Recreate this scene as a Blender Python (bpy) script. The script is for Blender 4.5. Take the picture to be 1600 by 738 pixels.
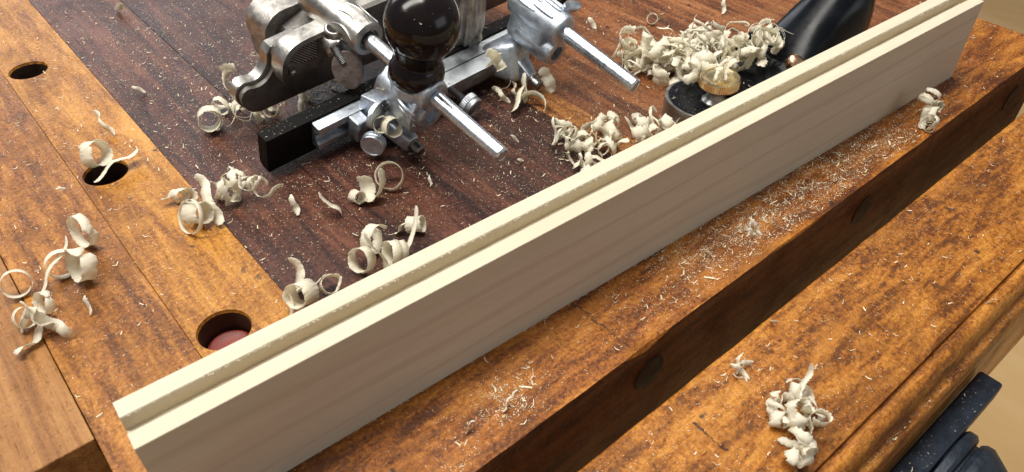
import bpy, bmesh, math, random
from math import sin, cos, pi, radians
from mathutils import Vector, Matrix, noise

for o in list(bpy.data.objects):
    bpy.data.objects.remove(o, do_unlink=True)
scene = bpy.context.scene
COL = scene.collection

# ------------------------------------------------------------------ camera
# the phone is held 25 cm above the bench top, looking down and across it
YAW, PITCH = radians(49.6), math.atan(1069 / 1200)
F = Vector((cos(YAW) * cos(PITCH), sin(YAW) * cos(PITCH), -sin(PITCH)))
R = Vector((sin(YAW), -cos(YAW), 0))
U = R.cross(F)
cam = bpy.data.cameras.new('camera')
cam.sensor_width = 36
cam.lens = 27
cam.clip_start, cam.clip_end = 0.01, 60
camo = bpy.data.objects.new('camera', cam)
camo.matrix_world = Matrix(((R.x, U.x, -F.x, 0), (R.y, U.y, -F.y, 0), (R.z, U.z, -F.z, .25), (0, 0, 0, 1)))
cam.dof.use_dof = True
cam.dof.focus_distance = .42
cam.dof.aperture_fstop = 24
COL.objects.link(camo)
scene.camera = camo

# ------------------------------------------------------------------ world and lamps (indoors)
w = bpy.data.worlds.new('World')
scene.world = w
w.use_nodes = True
w.node_tree.nodes['Background'].inputs[0].default_value = (.96, .95, .96, 1)
w.node_tree.nodes['Background'].inputs[1].default_value = .20


def lamp(name, loc, target, sx, sy, watts, color, spin=0):
    l = bpy.data.lights.new(name, 'AREA')
    l.shape = 'RECTANGLE'
    l.size, l.size_y = sx, sy
    l.energy = watts
    l.color = color
    o = bpy.data.objects.new(name, l)
    o.location = loc
    d = Vector(target) - Vector(loc)
    o.rotation_euler = (d.to_track_quat('-Z', 'Y') @ Matrix.Rotation(spin, 3, 'Z').to_quaternion()).to_euler()
    COL.objects.link(o)
    o['kind'] = 'structure'
    return o


lamp('ceiling_tube_lamp', (-.22, .52, 1.25), (.2, .28, 0), .34, 1.2, 22, (1, .955, .87))
lamp('ceiling_tube_lamp', (.62, .50, 1.35), (.2, .28, 0), .34, 1.2, 13, (1, .95, .86))
lamp('window_light', (.45, 2.6, 1.0), (.2, .3, 0), 1.6, .9, 20, (.88, .94, 1))
lamp('viewer_side_fill', (1.0, -1.5, .5), (.3, .2, 0), 1.2, .7, 4.0, (.93, .96, 1))  # unseen fill light added to brighten the board's front face

vs = scene.view_settings
vs.view_transform = 'Standard'
vs.look = 'None'
vs.exposure = 0
vs.gamma = 1


# ------------------------------------------------------------------ node helpers
def new_mat(name):
    m = bpy.data.materials.new(name)
    m.use_nodes = True
    nt = m.node_tree
    return m, nt, nt.nodes['Principled BSDF']


def nd(nt, typ, **kw):
    n = nt.nodes.new(typ)
    for k, v in kw.items():
        setattr(n, k, v)
    return n


def val(s, v):
    s.default_value = v


def coords(nt, scale=(1, 1, 1), rot=(0, 0, 0), loc=(0, 0, 0)):
    t = nd(nt, 'ShaderNodeTexCoord')
    m = nd(nt, 'ShaderNodeMapping')
    nt.links.new(t.outputs['Object'], m.inputs[0])
    val(m.inputs['Scale'], scale)
    val(m.inputs['Rotation'], rot)
    val(m.inputs['Location'], loc)
    return m.outputs[0]


def noise_n(nt, vec, scale, detail=4, rough=.55, dist=0):
    n = nd(nt, 'ShaderNodeTexNoise')
    nt.links.new(vec, n.inputs['Vector'])
    val(n.inputs['Scale'], scale)
    val(n.inputs['Detail'], detail)
    val(n.inputs['Roughness'], rough)
    val(n.inputs['Distortion'], dist)
    return n.outputs['Fac']


def ramp(nt, fac, stops):
    n = nd(nt, 'ShaderNodeValToRGB')
    nt.links.new(fac, n.inputs[0])
    e = n.color_ramp.elements
    while len(e) < len(stops):
        e.new(.5)
    for el, (p, c) in zip(e, stops):
        el.position = p
        el.color = (c, c, c, 1) if not isinstance(c, tuple) else (*c, 1)
    return n.outputs[0]


def mix(nt, fac, a, b, mode='MIX'):
    n = nd(nt, 'ShaderNodeMix', data_type='RGBA', blend_type=mode)
    if isinstance(fac, (int, float)):
        val(n.inputs[0], fac)
    else:
        nt.links.new(fac, n.inputs[0])
    for i, x in ((6, a), (7, b)):
        if isinstance(x, tuple):
            val(n.inputs[i], (*x, 1))
        else:
            nt.links.new(x, n.inputs[i])
    return n.outputs[2]


def math_n(nt, op, a, b):
    n = nd(nt, 'ShaderNodeMath', operation=op)
    for i, x in enumerate((a, b)):
        if isinstance(x, (int, float)):
            val(n.inputs[i], x)
        else:
            nt.links.new(x, n.inputs[i])
    return n.outputs[0]


def bump(nt, bsdf, height, strength, dist=.001):
    b = nd(nt, 'ShaderNodeBump')
    val(b.inputs['Strength'], strength)
    val(b.inputs['Distance'], dist)
    nt.links.new(height, b.inputs['Height'])
    nt.links.new(b.outputs[0], bsdf.inputs['Normal'])


def worn_wood(name, dark, mid, light, axis='Y', stain=.5, stain_col=(.025, .014, .012), seed=0., gloss=(.24, .5), mott=1.0, stretch=.10, crack=None):
    """old varnished bench wood: stretched grain, mottled varnish, ink-dark stains and pores"""
    m, nt, b = new_mat(name)
    sc = {'Y': (1, stretch, 1), 'X': (stretch, 1, 1)}[axis]
    g = coords(nt, sc, loc=(seed, seed * 1.7, seed * .3))
    p = coords(nt, loc=(seed * 2.1, seed, seed))
    grain = noise_n(nt, g, 170, 7, .62, .6)
    broad = noise_n(nt, g, 38, 5, .6, 1.0)
    mo = noise_n(nt, p, 210, 6, .75, .4)
    patch = noise_n(nt, p, 26, 6, .68, .8)
    s = math_n(nt, 'ADD', math_n(nt, 'MULTIPLY', grain, .44), math_n(nt, 'MULTIPLY', broad, .38))
    s = math_n(nt, 'ADD', s, math_n(nt, 'MULTIPLY', mo, .18 * mott))
    s = math_n(nt, 'ADD', s, math_n(nt, 'MULTIPLY', math_n(nt, 'SUBTRACT', noise_n(nt, p, 560, 4, .75), .5), .42 * mott))
    s = math_n(nt, 'ADD', s, .12 * (1 - mott))
    # fine dirt in the pores of the varnish
    base = ramp(nt, s, [(.41, dark), (.50, mid), (.60, light)])
    # patches of worn or grimy varnish
    pm = ramp(nt, patch, [(.50, 0.), (.66, stain)])
    mul = tuple(.35 * c + .4 * d for c, d in zip(mid, dark))
    base = mix(nt, pm, base, mul)
    lm = ramp(nt, noise_n(nt, p, 34, 5, .7, .6), [(.54, 0.), (.68, .55)])
    base = mix(nt, lm, base, tuple(.5 * a + .5 * c for a, c in zip(mid, light)))
    # small ink-dark spots with ragged outlines
    warp = nd(nt, 'ShaderNodeVectorMath', operation='ADD')
    nz = nd(nt, 'ShaderNodeTexNoise')
    nt.links.new(p, nz.inputs['Vector'])
    val(nz.inputs['Scale'], 120)
    sc2 = nd(nt, 'ShaderNodeVectorMath', operation='SCALE')
    nt.links.new(nz.outputs['Color'], sc2.inputs[0])
    val(sc2.inputs['Scale'], .012)
    nt.links.new(p, warp.inputs[0])
    nt.links.new(sc2.outputs[0], warp.inputs[1])
    v = nd(nt, 'ShaderNodeTexVoronoi')
    nt.links.new(warp.outputs[0], v.inputs['Vector'])
    val(v.inputs['Scale'], 62)
    spot = ramp(nt, v.outputs['Distance'], [(.07, 1.), (.15, 0.)])
    gate = ramp(nt, noise_n(nt, p, 18, 3), [(.48, 0.), (.58, .9)])
    base = mix(nt, math_n(nt, 'MULTIPLY', spot, gate), base, stain_col)
    # pores: fine dark dashes along the grain
    pg = coords(nt, {'Y': (1, .16, 1), 'X': (.16, 1, 1)}[axis], loc=(3 + seed, 1, 2))
    pore = ramp(nt, noise_n(nt, pg, 900, 3, .6), [(.60, 0.), (.72, .45)])
    base = mix(nt, pore, base, tuple(.3 * c for c in dark))
    speck = ramp(nt, noise_n(nt, p, 700, 4, .7), [(.58, 0.), (.68, .6)])
    base = mix(nt, speck, base, tuple(.45 * c for c in dark))
    # pale scuffs
    scuff = ramp(nt, noise_n(nt, p, 420, 5, .8), [(.63, 0.), (.78, .42)])
    base = mix(nt, scuff, base, tuple(min(1, 1.35 * c + .05) for c in light))
    if crack:
        # an old split: a wandering dark line across the grain at x = crack[0], from y = crack[1] to crack[2]
        sx = nd(nt, 'ShaderNodeSeparateXYZ')
        nt.links.new(coords(nt), sx.inputs[0])
        wob = math_n(nt, 'MULTIPLY', math_n(nt, 'SUBTRACT', noise_n(nt, coords(nt), 110, 4, .7), .5), .007)
        dx = math_n(nt, 'ABSOLUTE', math_n(nt, 'ADD', math_n(nt, 'SUBTRACT', sx.outputs[0], crack[0]), wob), 0)
        ln = math_n(nt, 'LESS_THAN', dx, .00045)
        gt = math_n(nt, 'MULTIPLY', math_n(nt, 'GREATER_THAN', sx.outputs[1], crack[1]), math_n(nt, 'LESS_THAN', sx.outputs[1], crack[2]))
        gt = math_n(nt, 'MULTIPLY', gt, ramp(nt, noise_n(nt, coords(nt), 300, 3), [(.42, .15), (.55, .9)]))
        base = mix(nt, math_n(nt, 'MULTIPLY', ln, gt), base, stain_col)
    nt.links.new(base, b.inputs['Base Color'])
    val(b.inputs['Specular IOR Level'], .32)
    nt.links.new(ramp(nt, math_n(nt, 'ADD', math_n(nt, 'MULTIPLY', patch, .6), math_n(nt, 'MULTIPLY', mo, .4)), [(.35, gloss[0]), (.65, gloss[1])]), b.inputs['Roughness'])
    fi = noise_n(nt, p, 620, 4, .65)
    h = math_n(nt, 'ADD', math_n(nt, 'MULTIPLY', mo, .35), math_n(nt, 'MULTIPLY', grain, .3))
    h = math_n(nt, 'ADD', h, math_n(nt, 'MULTIPLY', fi, .6))
    h = math_n(nt, 'SUBTRACT', h, math_n(nt, 'MULTIPLY', pore, .35))
    bump(nt, b, h, .9, .0011)
    return m


M = {}
M['orange'] = worn_wood('bench_orange', (.095, .029, .005), (.29, .102, .014), (.51, .222, .042), 'Y', .62, seed=0, gloss=(.26, .5), stretch=.14)
M['orange2'] = worn_wood('bench_orange_b', (.18, .058, .007), (.40, .160, .020), (.59, .285, .055), 'Y', .45, seed=4, gloss=(.26, .5), stretch=.12)
M['cap'] = worn_wood('bench_end', (.095, .024, .003), (.33, .103, .011), (.57, .230, .036), 'X', .6, seed=7, gloss=(.24, .48), stretch=.2, crack=(.1735, .127, .17))
M['maroon'] = worn_wood('bench_maroon', (.022, .006, .004), (.078, .023, .012), (.17, .060, .030), 'Y', .5, seed=15, gloss=(.30, .5))
M['maroon2'] = worn_wood('bench_maroon_b', (.018, .005, .004), (.060, .018, .011), (.14, .048, .026), 'Y', .5, seed=19, gloss=(.30, .5))
M['redbrown'] = worn_wood('bench_redbrown', (.060, .017, .006), (.20, .066, .020), (.36, .145, .050), 'Y', .5, seed=23)
M['streak'] = worn_wood('bench_streak', (.07, .020, .005), (.24, .085, .018), (.50, .22, .05), 'Y', .35, seed=27)
M['jaw'] = worn_wood('vise_jaw_wood', (.115, .033, .004), (.37, .126, .014), (.60, .260, .043), 'X', .52, seed=31, gloss=(.24, .48), stretch=.2, crack=(.165 - .3, .069 - .06, .0865 - .06))
M['gap_shade_varnish'] = worn_wood('gap_shade_varnish', (.05, .014, .004), (.15, .046, .011), (.26, .090, .020), 'X', .6, seed=41, gloss=(.4, .6))  # varnish colour deepened to stand for the shade in the vise gap
M['pine'] = worn_wood('front_jaw_wood', (.13, .045, .012), (.32, .138, .038), (.48, .245, .080), 'Y', .25, seed=35, mott=.25, stretch=.035)


def plain(name, col, rough=.5, metal=0., bump_s=0., bump_scale=400, var=.0, coat=0., spec=.5):
    m, nt, b = new_mat(name)
    val(b.inputs['Roughness'], rough)
    val(b.inputs['Metallic'], metal)
    val(b.inputs['Coat Weight'], coat)
    val(b.inputs['Coat Roughness'], .08)
    val(b.inputs['Specular IOR Level'], spec)
    p = coords(nt)
    n1 = noise_n(nt, p, bump_scale * .25, 5, .65)
    lo = tuple(c * (1 - var) for c in col)
    hi = tuple(min(1, c * (1 + var)) for c in col)
    nt.links.new(ramp(nt, n1, [(.35, lo), (.65, hi)]), b.inputs['Base Color'])
    n2 = noise_n(nt, p, bump_scale, 4, .6)
    nt.links.new(ramp(nt, n1, [(.3, max(.03, rough * .75)), (.7, min(1, rough * 1.3))]), b.inputs['Roughness'])
    if bump_s:
        bump(nt, b, n2, bump_s, .0006)
    return m


M['nickel'] = plain('nickel', (.46, .45, .43), .37, 1, .2, 500, .22)
M['nickel_worn'] = plain('nickel_worn', (.44, .42, .40), .45, 1, .3, 700, .3)
M['zinc'] = plain('zinc_casting', (.50, .55, .62), .45, 1, .35, 900, .2)
M['zinc_dull'] = plain('zinc_dull', (.36, .39, .42), .42, 1, .3, 600, .2)
M['steel'] = plain('bright_steel', (.70, .74, .79), .28, 1, .03, 900, .10)
M['skate'] = plain('skate_steel', (.15, .14, .13), .45, .45, .15, 600, .25)
M['panel'] = plain('panel_steel', (.24, .21, .19), .45, .6, .2, 600, .25)
M['dark_steel'] = plain('dark_steel', (.22, .22, .23), .32, 1, .2, 600, .25)
M['knurl'] = plain('knurl', (.55, .48, .44), .4, .6, .1, 800, .3)
M['rust'] = plain('rusted_plate', (.17, .135, .125), .55, .55, .7, 900, .35)
M['ebony'] = plain('ebony', (.005, .0045, .0045), .6, 0, .25, 500, .4, spec=.12)
M['lacquer'] = plain('black_lacquer', (.008, .005, .005), .17, 0, .03, 200, .4, spec=.35)
M['japan'] = plain('black_japanning', (.004, .005, .008), .24, 0, .05, 300, .3, spec=.2)
M['iron'] = plain('vise_iron', (.018, .026, .042), .45, .3, .35, 700, .35)
M['plane_side'] = plain('plane_side', (.30, .29, .28), .35, 1, .2, 600, .2)
M['brass'] = plain('brass', (.84, .68, .40), .24, 1, .1, 700, .15)
M['copper'] = plain('bronze', (.72, .46, .28), .25, 1, .05, 700, .15)
M['hole_dark'] = plain('hole_shadow_iron', (.02, .017, .015), .7, 0, .2, 500, .3)
M['plug'] = plain('plug', (.018, .015, .013), .5, 0, .4, 700, .4)
M['dog'] = plain('red_dowel', (.22, .032, .022), .5, 0, .25, 500, .5)
M['hole_wall'] = plain('shade_dark_hole_wall', (.040, .018, .010), .6, 0, .4, 500, .5)
M['dust'] = plain('sawdust', (.82, .71, .52), .8, 0, 0, 400, .25)


def pale_wood():
    m, nt, b = new_mat('pale_board')
    g = coords(nt, (.045, 1, 1))
    g2 = coords(nt, (.075, .6, 1), rot=(0, radians(3.0), 0))
    p = coords(nt)
    fine = noise_n(nt, g, 900, 4, .6)
    w1 = noise_n(nt, g2, 45, 3, .5, .8)
    wv = nd(nt, 'ShaderNodeTexWave', wave_type='BANDS', bands_direction='Z', wave_profile='SIN')
    nt.links.new(g2, wv.inputs['Vector'])
    val(wv.inputs['Scale'], 21)
    val(wv.inputs['Distortion'], 6)
    val(wv.inputs['Detail'], 3)
    val(wv.inputs['Detail Scale'], 1.6)
    base = ramp(nt, fine, [(.3, (.60, .53, .40)), (.7, (.67, .605, .47))])
    line = ramp(nt, wv.outputs['Fac'], [(.0, .0), (.86, .02), (.97, .40), (1., .46)])
    base = mix(nt, line, base, (.50, .41, .29))
    base = mix(nt, ramp(nt, w1, [(.45, 0.), (.62, .6)]), base, (.57, .48, .345))
    fl = ramp(nt, noise_n(nt, coords(nt, (.15, 1, 1)), 500, 3), [(.68, 0.), (.78, .2)])
    base = mix(nt, fl, base, (.44, .35, .25))
    nt.links.new(base, b.inputs['Base Color'])
    val(b.inputs['Roughness'], .55)
    val(b.inputs['Specular IOR Level'], .35)
    bump(nt, b, fine, .22, .0005)
    return m


M['board'] = pale_wood()


def shaving_mat():
    m, nt, b = new_mat('wood_shaving')
    uv = nd(nt, 'ShaderNodeUVMap', uv_map='UVMap')
    mp = nd(nt, 'ShaderNodeMapping')
    nt.links.new(uv.outputs[0], mp.inputs[0])
    val(mp.inputs['Scale'], (.12, 1.6, 1))
    fib = noise_n(nt, mp.outputs[0], 3.0, 5, .7)
    n = noise_n(nt, coords(nt), 160, 4, .65)
    c = ramp(nt, fib, [(.30, (.90, .81, .62)), (.5, (.96, .92, .78)), (.7, (.985, .97, .90))])
    c = mix(nt, ramp(nt, n, [(.5, 0.), (.7, .3)]), c, (.93, .86, .68))
    nt.links.new(c, b.inputs['Base Color'])
    val(b.inputs['Roughness'], .5)
    val(b.inputs['Specular IOR Level'], .35)
    bump(nt, b, fib, .5, .0005)
    tr = nd(nt, 'ShaderNodeBsdfTranslucent')
    nt.links.new(c, tr.inputs[0])
    mx = nd(nt, 'ShaderNodeMixShader')
    val(mx.inputs[0], .34)
    nt.links.new(b.outputs[0], mx.inputs[1])
    nt.links.new(tr.outputs[0], mx.inputs[2])
    nt.links.new(mx.outputs[0], nt.nodes['Material Output'].inputs[0])
    return m


M['shaving'] = shaving_mat()


def floor_mat():
    m, nt, b = new_mat('floor_boards')
    p = coords(nt, (1, .2, 1))
    n = noise_n(nt, p, 9, 5, .6, .5)
    nt.links.new(ramp(nt, n, [(.3, (.74, .45, .18)), (.7, (.86, .57, .27))]), b.inputs['Base Color'])
    val(b.inputs['Roughness'], .6)
    return m


M['floor'] = floor_mat()


# ------------------------------------------------------------------ mesh helpers
def link(name, me, m, parent=None, smooth=False):
    me.materials.clear()
    me.materials.append(M[m] if isinstance(m, str) else m)
    if smooth:
        for f in me.polygons:
            f.use_smooth = True
    o = bpy.data.objects.new(name, me)
    COL.objects.link(o)
    if parent:
        o.parent = parent
    return o


def to_obj(name, bm, m, parent=None, smooth=False, angle=26):
    bmesh.ops.recalc_face_normals(bm, faces=bm.faces)
    me = bpy.data.meshes.new(name)
    if smooth:
        for f in bm.faces:
            f.smooth = True
        for e in bm.edges:
            if len(e.link_faces) == 2 and e.calc_face_angle(0) > radians(angle):
                e.smooth = False
    bm.to_mesh(me)
    bm.free()
    return link(name, me, m, parent)


def tag(o, label=None, cat=None, group=None, kind=None):
    for k, v in (('label', label), ('category', cat), ('group', group), ('kind', kind)):
        if v:
            o[k] = v
    return o


def empty(name, loc=(0, 0, 0), rot=(0, 0, 0)):
    o = bpy.data.objects.new(name, None)
    o.empty_display_size = .01
    o.location = loc
    o.rotation_euler = rot
    COL.objects.link(o)
    return o


def frame(axis):
    a = Vector(axis).normalized()
    t = Vector((0, 0, 1)) if abs(a.z) < .9 else Vector((1, 0, 0))
    e1 = t.cross(a).normalized()
    return a, e1, a.cross(e1)


def lathe(bm, base, axis, prof, seg=32, mod=None):
    """prof: (distance along axis, radius); closed at ends whose radius is 0"""
    a, e1, e2 = frame(axis)
    base = Vector(base)
    rings = []
    for d, r in prof:
        if r <= 1e-7:
            rings.append([bm.verts.new(base + a * d)])
        else:
            row = []
            for i in range(seg):
                t = 2 * pi * i / seg
                rr = r * (mod(i, d) if mod else 1)
                row.append(bm.verts.new(base + a * d + (e1 * cos(t) + e2 * sin(t)) * rr))
            rings.append(row)
    for A, B in zip(rings, rings[1:]):
        for i in range(seg):
            j = (i + 1) % seg
            if len(A) == 1 and len(B) > 1:
                bm.faces.new((A[0], B[i], B[j]))
            elif len(B) == 1 and len(A) > 1:
                bm.faces.new((A[i], A[j], B[0]))
            elif len(A) > 1:
                bm.faces.new((A[i], A[j], B[j], B[i]))


def cyl_prof(d0, d1, r, c):
    return [(d0, 0), (d0, r - c), (d0 + c, r), (d1 - c, r), (d1, r - c), (d1, 0)]


def box(bm, lo, hi, bev=0., seg=2):
    vs_ = [bm.verts.new((x, y, z)) for x in (lo[0], hi[0]) for y in (lo[1], hi[1]) for z in (lo[2], hi[2])]
    idx = [(0, 1, 3, 2), (4, 6, 7, 5), (0, 4, 5, 1), (2, 3, 7, 6), (0, 2, 6, 4), (1, 5, 7, 3)]
    fs = [bm.faces.new([vs_[i] for i in f]) for f in idx]
    if bev:
        es = list({e for f in fs for e in f.edges})
        bmesh.ops.bevel(bm, geom=es, offset=bev, segments=seg, profile=.5, affect='EDGES')


def hexa(bm, bottom, top, bev=0., seg=2):
    """a block from two quads"""
    a = [bm.verts.new(p) for p in bottom]
    b = [bm.verts.new(p) for p in top]
    fs = [bm.faces.new(a[::-1]), bm.faces.new(b)]
    for i in range(4):
        j = (i + 1) % 4
        fs.append(bm.faces.new((a[i], a[j], b[j], b[i])))
    if bev:
        bmesh.ops.bevel(bm, geom=list({e for f in fs for e in f.edges}), offset=bev, segments=seg, profile=.5, affect='EDGES')


def smooth_outline(pts, n=6, closed=True):
    out = []
    N = len(pts)
    for i in range(N if closed else N - 1):
        p0, p1, p2, p3 = (Vector(pts[(i + k) % N]) if closed else Vector(pts[max(0, min(N - 1, i + k))]) for k in (-1, 0, 1, 2))
        for s in range(n):
            t = s / n
            out.append(.5 * (2 * p1 + (p2 - p0) * t + (2 * p0 - 5 * p1 + 4 * p2 - p3) * t * t + (3 * p1 - p0 - 3 * p2 + p3) * t ** 3))
    if not closed:
        out.append(Vector(pts[-1]))
    return out


def slab(bm, outline, place, d0, d1, bev=.0005, seg=2):
    """prism: outline in 2D, place(p2, d) -> 3D, with rounded long edges"""
    A = [bm.verts.new(place(p, d0)) for p in outline]
    B = [bm.verts.new(place(p, d1)) for p in outline]
    f0, f1 = bm.faces.new(A[::-1]), bm.faces.new(B)
    n = len(A)
    for i in range(n):
        j = (i + 1) % n
        bm.faces.new((A[i], A[j], B[j], B[i]))
    if bev:
        bmesh.ops.bevel(bm, geom=list(f0.edges) + list(f1.edges), offset=bev, segments=seg, profile=.5, affect='EDGES', clamp_overlap=True)


def tube(bm, pts, rad, seg=12, caps=True):
    rows = []
    n = len(pts)
    prev = None
    for i, p in enumerate(pts):
        p = Vector(p)
        d = (Vector(pts[min(i + 1, n - 1)]) - Vector(pts[max(i - 1, 0)])).normalized()
        if prev is None:
            _, e1, e2 = frame(d)
        else:
            e1 = (prev - d * prev.dot(d)).normalized()
            e2 = d.cross(e1)
        prev = e1
        r = rad[i] if isinstance(rad, (list, tuple)) else rad
        rows.append([bm.verts.new(p + (e1 * cos(2 * pi * k / seg) + e2 * sin(2 * pi * k / seg)) * r) for k in range(seg)])
    for A, B in zip(rows, rows[1:]):
        for k in range(seg):
            l = (k + 1) % seg
            bm.faces.new((A[k], A[l], B[l], B[k]))
    if caps:
        bm.faces.new(rows[0][::-1])
        bm.faces.new(rows[-1])


def sweep_profile(bm, xs, prof_at, closed=True):
    """rows of a closed profile at each x"""
    rows = [[bm.verts.new((x, y, z)) for y, z in prof_at(x)] for x in xs]
    n = len(rows[0])
    for A, B in zip(rows, rows[1:]):
        for k in range(n):
            l = (k + 1) % n
            bm.faces.new((A[k], A[l], B[l], B[k]))
    bm.faces.new(rows[0][::-1])
    bm.faces.new(rows[-1])


def fr(a, b, step):
    n = max(1, int(round((b - a) / step)))
    return [a + (b - a) * i / n for i in range(n + 1)]


def nz(x, y=0., z=0.):
    return noise.noise(Vector((x, y, z)))


# ------------------------------------------------------------------ floor
bm = bmesh.new()
v = [bm.verts.new(p) for p in ((-6, -6, -.8), (8, -6, -.8), (8, 10, -.8), (-6, 10, -.8))]
bm.faces.new(v)
tag(to_obj('floor', bm, 'floor'), kind='structure')

# ------------------------------------------------------------------ workbench
bench = empty('workbench', (0, 0, 0))
tag(bench, 'old orange and dark maroon plank workbench top with round dog holes', 'workbench')
YC = .180      # joint between the long planks and the end cap, under the pale board
YF = .124      # front edge of the bench
XR = .589
HOLES = [(.0483, .248), (.0483, .3949), (.0483, .5385)]


def plank_mesh(x0, x1, y0, y1, dz, seed, thick=.05):
    """a board along Y: crowned edges, slightly uneven"""
    bm = bmesh.new()
    ys = fr(y0, y1, .03)
    rows = []
    c = .00015
    for y in ys:
        j0 = x0 + .00008 + .00006 * nz(y * 90, seed)
        j1 = x1 - .00008 + .00006 * nz(y * 90, seed + 5)
        zz = dz
        pr = [(j0, -thick), (j0, zz - c), (j0 + c, zz), (j1 - c, zz), (j1, zz - c), (j1, -thick)]
        rows.append([bm.verts.new((px, y, pz)) for px, pz in pr])
    for A, B in zip(rows, rows[1:]):
        for k in range(6):
            l = (k + 1) % 6
            bm.faces.new((A[k], B[k], B[l], A[l]))
    bm.faces.new(rows[0])
    bm.faces.new(rows[-1][::-1])
    return bm


planks = [(-.0125, .0345, 'orange', 0), (.0345, .0785, 'orange2', .0001), (.0785, .131, 'maroon', -.0001), (.131, .186, 'maroon2', .0001),
          (.186, .231, 'maroon', 0), (.231, .268, 'maroon2', -.0001), (.268, .288, 'streak', .0001), (.288, .372, 'redbrown', 0),
          (.372, .446, 'redbrown', .0001), (.446, .519, 'redbrown', -.0001), (.519, XR, 'redbrown', .0001)]
holed = None
for i, (x0, x1, mt, dz) in enumerate(planks):
    o = to_obj('plank', plank_mesh(x0, x1, YC, .95, dz, i * 3.1), mt, bench)
    if i == 1:
        holed = o
# bore the dog holes with a boolean and keep the resulting mesh
bm = bmesh.new()
for hx, hy in HOLES:
    lathe(bm, (hx, hy, -.08), (0, 0, 1), [(0, 0), (0, .0112), (.0785, .0112), (.0796, .0116), (.085, .0119), (.085, 0)], 48)
cut = to_obj('cutter', bm, 'orange')
md = holed.modifiers.new('b', 'BOOLEAN')
md.object = cut
md.solver = 'EXACT'
dg = bpy.context.evaluated_depsgraph_get()
me2 = bpy.data.meshes.new_from_object(holed.evaluated_get(dg))
holed.modifiers.clear()
holed.data = me2
bpy.data.objects.remove(cut, do_unlink=True)
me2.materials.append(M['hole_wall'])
for f in me2.polygons:      # bore walls coloured near-black to stand for the shade inside
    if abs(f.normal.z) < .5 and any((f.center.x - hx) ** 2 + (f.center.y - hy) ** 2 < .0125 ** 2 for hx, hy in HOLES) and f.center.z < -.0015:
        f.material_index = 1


def cap_profile(x):
    """end cap running along X: worn, chipped front arris"""
    wear = .0006 + .0005 * (nz(x * 45, 3) + .3) + .0003 * nz(x * 160, 7)
    chip = max(0, 1 - abs(x - .181) / .014) * .0035 + max(0, 1 - abs(x - .290) / .03) * .0012
    c = max(.0003, wear + chip)
    yf = YF + .0004 * nz(x * 60, 11)
    return [(YC - .0002, -.05), (YC - .0002, -.0006), (YC - .0008, 0), (yf + c * 1.2 + .0006, 0), (yf + c * .9, -.0002 - c * .10), (yf + c * .4, -c * .35), (yf + .0001, -c), (yf, -c - .002), (yf, -.095), (YC - .0002, -.095)]


for x0, x1, mt in ((-.0125, XR, 'cap'),):
    bm = bmesh.new()
    sweep_profile(bm, fr(x0, x1, .004), cap_profile)
    ep = to_obj('end_plank', bm, mt, bench, smooth=True, angle=22)
    ep.data.materials.append(M['gap_shade_varnish'])  # front face coloured darker for the shade of the gap
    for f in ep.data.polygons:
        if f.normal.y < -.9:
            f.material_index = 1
# dark plugs let into the front face
for px, pz in ((.1854, -.0228), (.361, -.023), (.549, -.0265)):
    bm = bmesh.new()
    lathe(bm, (px, YF, pz), (0, -1, 0), [(-.001, 0), (-.001, .0096), (.0002, .0096), (.0005, .0092), (.0006, .006), (.0006, 0)], 40)
    to_obj('plug', bm, 'plug', bench, smooth=True)
# apron, legs and added unseen shelf keep light from coming up through the holes
bm = bmesh.new()
box(bm, (-.0125, YC, -.11), (.0, .95, -.0505))
to_obj('apron', bm, 'maroon', bench)
bm = bmesh.new()
box(bm, (.01, .20, -.16), (.58, .95, -.15))
to_obj('light_block_shelf', bm, 'maroon2', bench)
for lx, ly in ((.02, .25), (.50, .25), (.02, .85), (.50, .85)):
    bm = bmesh.new()
    box(bm, (lx, ly, -.8), (lx + .07, ly + .07, -.05), .003)
    to_obj('leg', bm, 'maroon', bench)

# the jaw of the vise on the bench's long side
bm = bmesh.new()
box(bm, (-.19, .2285, -.042), (-.0128, .95, -.0003), .0006, 3)
fj = to_obj('vise_jaw', bm, 'pine')
tag(fj, 'brown wooden vise jaw with long grain along the left edge of the bench', 'vise jaw')

bm = bmesh.new()
lathe(bm, (.0483, .248, -.0530), (0, 0, 1), [(0, 0), (0, .0108), (.040, .0108), (.0415, .0098), (.0418, .0088), (.0408, .0070), (.0402, .004), (.0400, 0)], 40)
o = to_obj('bench_dog', bm, 'dog', smooth=True)
tag(o, 'dark red round bench dog sunk in the hole nearest the pale board', 'bench dog')

# ------------------------------------------------------------------ end vise: wooden jaw and iron fittings
vise = empty('end_vise', (.3, .06, -.09))
tag(vise, 'open end vise with moulded orange wooden jaw and black iron fittings', 'vise')


def jaw_profile(x):
    c = .0007 + .0005 * (nz(x * 50, 21) + .3) + .0003 * nz(x * 170, 23)
    yb = .1003 + .0004 * nz(x * 40, 25)
    e = .0003 * nz(x * 70, 29)
    pr = [(yb, -.085), (yb, -c), (yb - c * .4, -c * .35), (yb - c, -.0001), (yb - c - .003, 0)]
    pr += [(.0452, 0), (.0444, -.0003), (.0440, -.0024), (.0432, -.0024), (.0428, -.0008)]
    # rounded bead
    for k in range(9):
        t = k / 8
        a = radians(90 - 95 * t)
        pr.append((.0412 + e - .0052 * cos(a), -.0082 + .0082 * sin(a) - .0004))
    pr += [(.0358, -.0106), (.0352, -.0112), (.0330, -.0116 + e), (.0324, -.0122), (.0318, -.0135)]
    # hollow below the ledge
    for k in range(7):
        t = k / 6
        pr.append((.0316 - .0006 * sin(pi * t), -.015 - .01 * t))
    pr += [(.0305, -.075), (.0312, -.0845), (.034, -.085)]
    return [(y - .06, z + .09) for y, z in pr]


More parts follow.
